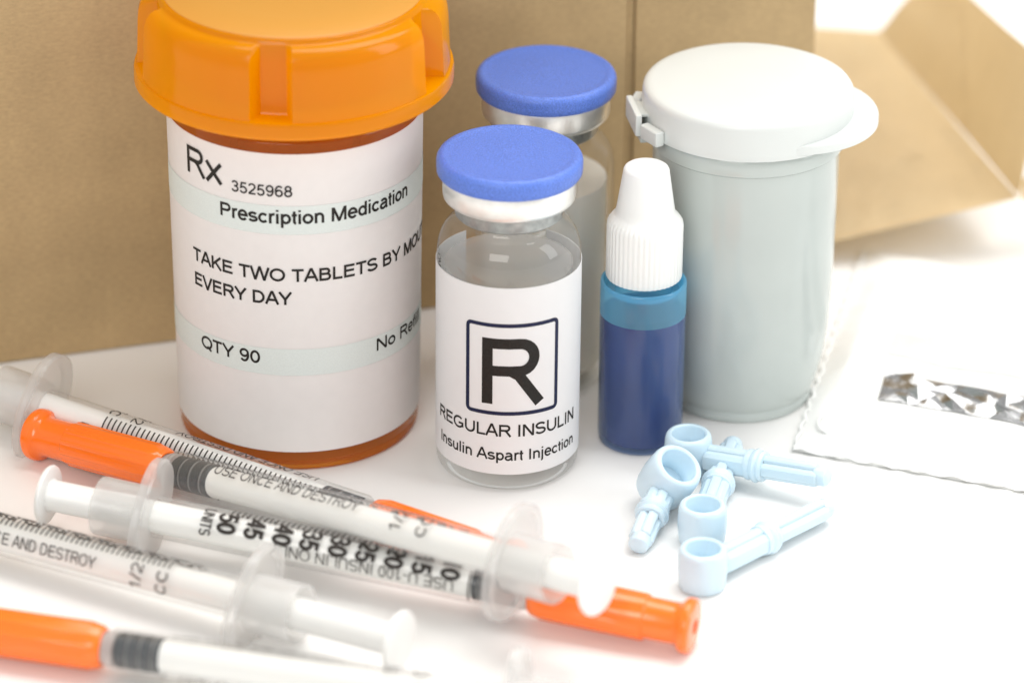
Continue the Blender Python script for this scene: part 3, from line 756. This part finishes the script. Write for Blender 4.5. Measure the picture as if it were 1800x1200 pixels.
# ------------------------------------------------------------------ white pouch with a foil strip
po = thing('foil_pouch', 'crumpled white packet with crimped edge and a narrow strip of bare silver foil', 'packet', (4.447, 0.424, 0))
U = Vector((0.934, -0.332, 0)); V = Vector((0.1965, 0.878, 0))
def ph(u, v):
    """height of the packet's upper sheet"""
    e = min(u, v, 8.3 - v) / 0.5; e = max(0, min(1, e))
    h = 0.02 + 0.13 * e + 0.16 * e * math.exp(-((v - 3.4) / 1.6) ** 2)
    h += 0.07 * e * noise.noise(Vector((u * 0.9, v * 0.7, 2.0))) + 0.03 * noise.noise(Vector((u * 2.6, v * 2.2, 5)))
    h += 0.06 * e * math.exp(-((v - 5.6 + 0.15 * u) / 0.12) ** 2)
    return max(0.018, h)
def edge(v): return 0.014 * noise.noise(Vector((v * 2.3, 0, 1))) + 0.006 * math.sin(v * 9)
def pouch_sheet(u0, u1, v0, v1, nu, nv, dz, hf=ph, wavy=True):
    bm = bmesh.new(); g = []
    for j in range(nv + 1):
        row = []
        for i in range(nu + 1):
            u = u0 + (u1 - u0) * i / nu; v = v0 + (v1 - v0) * j / nv
            uu = u + (edge(v) if wavy and i == 0 else 0); vv = v + (edge(u + 7) if wavy and j in (0, nv) else 0)
            p = U * uu + V * vv; row.append(bm.verts.new((p.x, p.y, hf(u, v) + dz)))
        g.append(row)
    for j in range(nv):
        for i in range(nu): bm.faces.new((g[j][i], g[j][i + 1], g[j + 1][i + 1], g[j + 1][i]))
    return bm
up_ = link('upper_sheet', pouch_sheet(0, 9, 0, 8.3, 90, 84, 0), M['pouch'], po, sharp=80)
bm = pouch_sheet(-0.03, 9, -0.04, 8.33, 60, 60, 0.0, hf=lambda u, v: 0.006 + 0.004 * noise.noise(Vector((u * 1.5, v * 1.5, 9))))
link('lower_sheet', bm, M['pouch'], po, sharp=80)
# crimped seal along the near edge and the left edge
def ridge(pts, r, nm):
    bm = bmesh.new(); rings = []
    for i, (u, v, z) in enumerate(pts):
        rr = r * (1 + 0.15 * math.sin(i * 1.9) + 0.15 * math.sin(i * 0.73 + 1)); p = U * u + V * v; ring = []
        a = pts[min(i + 1, len(pts) - 1)]; b_ = pts[max(i - 1, 0)]
        d = (U * (a[0] - b_[0]) + V * (a[1] - b_[1])).normalized(); nn_ = Vector((-d.y, d.x, 0))
        for k in range(8):
            t = 2 * PI * k / 8; q = p + nn_ * rr * 1.3 * math.cos(t) + Vector((0, 0, z + rr * 0.7 * math.sin(t))); ring.append(bm.verts.new(q))
        rings.append(ring)
    for a, b_ in zip(rings, rings[1:]):
        for k in range(8): bm.faces.new((a[k], a[(k + 1) % 8], b_[(k + 1) % 8], b_[k]))
    return link(nm, bm, M['pouch'], po, sharp=60)
ridge([(0.02 + i * 0.06, 0.03 + 0.02 * math.sin(i * 0.9), 0.055 + 0.02 * math.sin(i * 0.61)) for i in range(148)], 0.028, 'crimped_edge')
ridge([(0.03 + 0.02 * math.sin(i * 0.8), 0.05 + i * 0.06, 0.055 + 0.015 * math.sin(i * 0.9)) for i in range(135)], 0.022, 'crimped_edge')
# embossed oval beside the corner
ridge([(0.62 + 0.34 * math.cos(2 * PI * i / 40), 1.0 + 0.42 * math.sin(2 * PI * i / 40), ph(0.62, 1.0) + 0.0) for i in range(41)], 0.02, 'embossed_oval')
# foil strip: random facets
random.seed(23)
bm = bmesh.new(); g = []
nu, nv = 22, 5
for j in range(nv + 1):
    row = []
    for i in range(nu + 1):
        u = 1.12 + 4.6 * i / nu; v = 1.98 + 0.86 * j / nv
        inn = 0 < j < nv
        if 0 < i: u += 0.09 * random.uniform(-1, 1)
        if inn: v += 0.07 * random.uniform(-1, 1)
        z = ph(u, v) + 0.02 + (0.13 * random.random() ** 1.4 if inn and i > 0 else 0.0)
        p = U * u + V * v; row.append(bm.verts.new((p.x, p.y, z)))
    g.append(row)
for j in range(nv):
    for i in range(nu):
        q = (g[j][i], g[j][i + 1], g[j + 1][i + 1], g[j + 1][i])
        if random.random() < 0.5: bm.faces.new((q[0], q[1], q[2])); bm.faces.new((q[0], q[2], q[3]))
        else: bm.faces.new((q[0], q[1], q[3])); bm.faces.new((q[1], q[2], q[3]))
bmesh.ops.subdivide_edges(bm, edges=bm.edges[:], cuts=2, use_grid_fill=True, smooth=0.35)
link('foil_strip', bm, M['foil'], po, sharp=28)
link('frosted_panel', pouch_sheet(1.05, 8.5, 3.45, 4.75, 60, 14, 0.012, wavy=False), M['pouch2'], po, sharp=80)
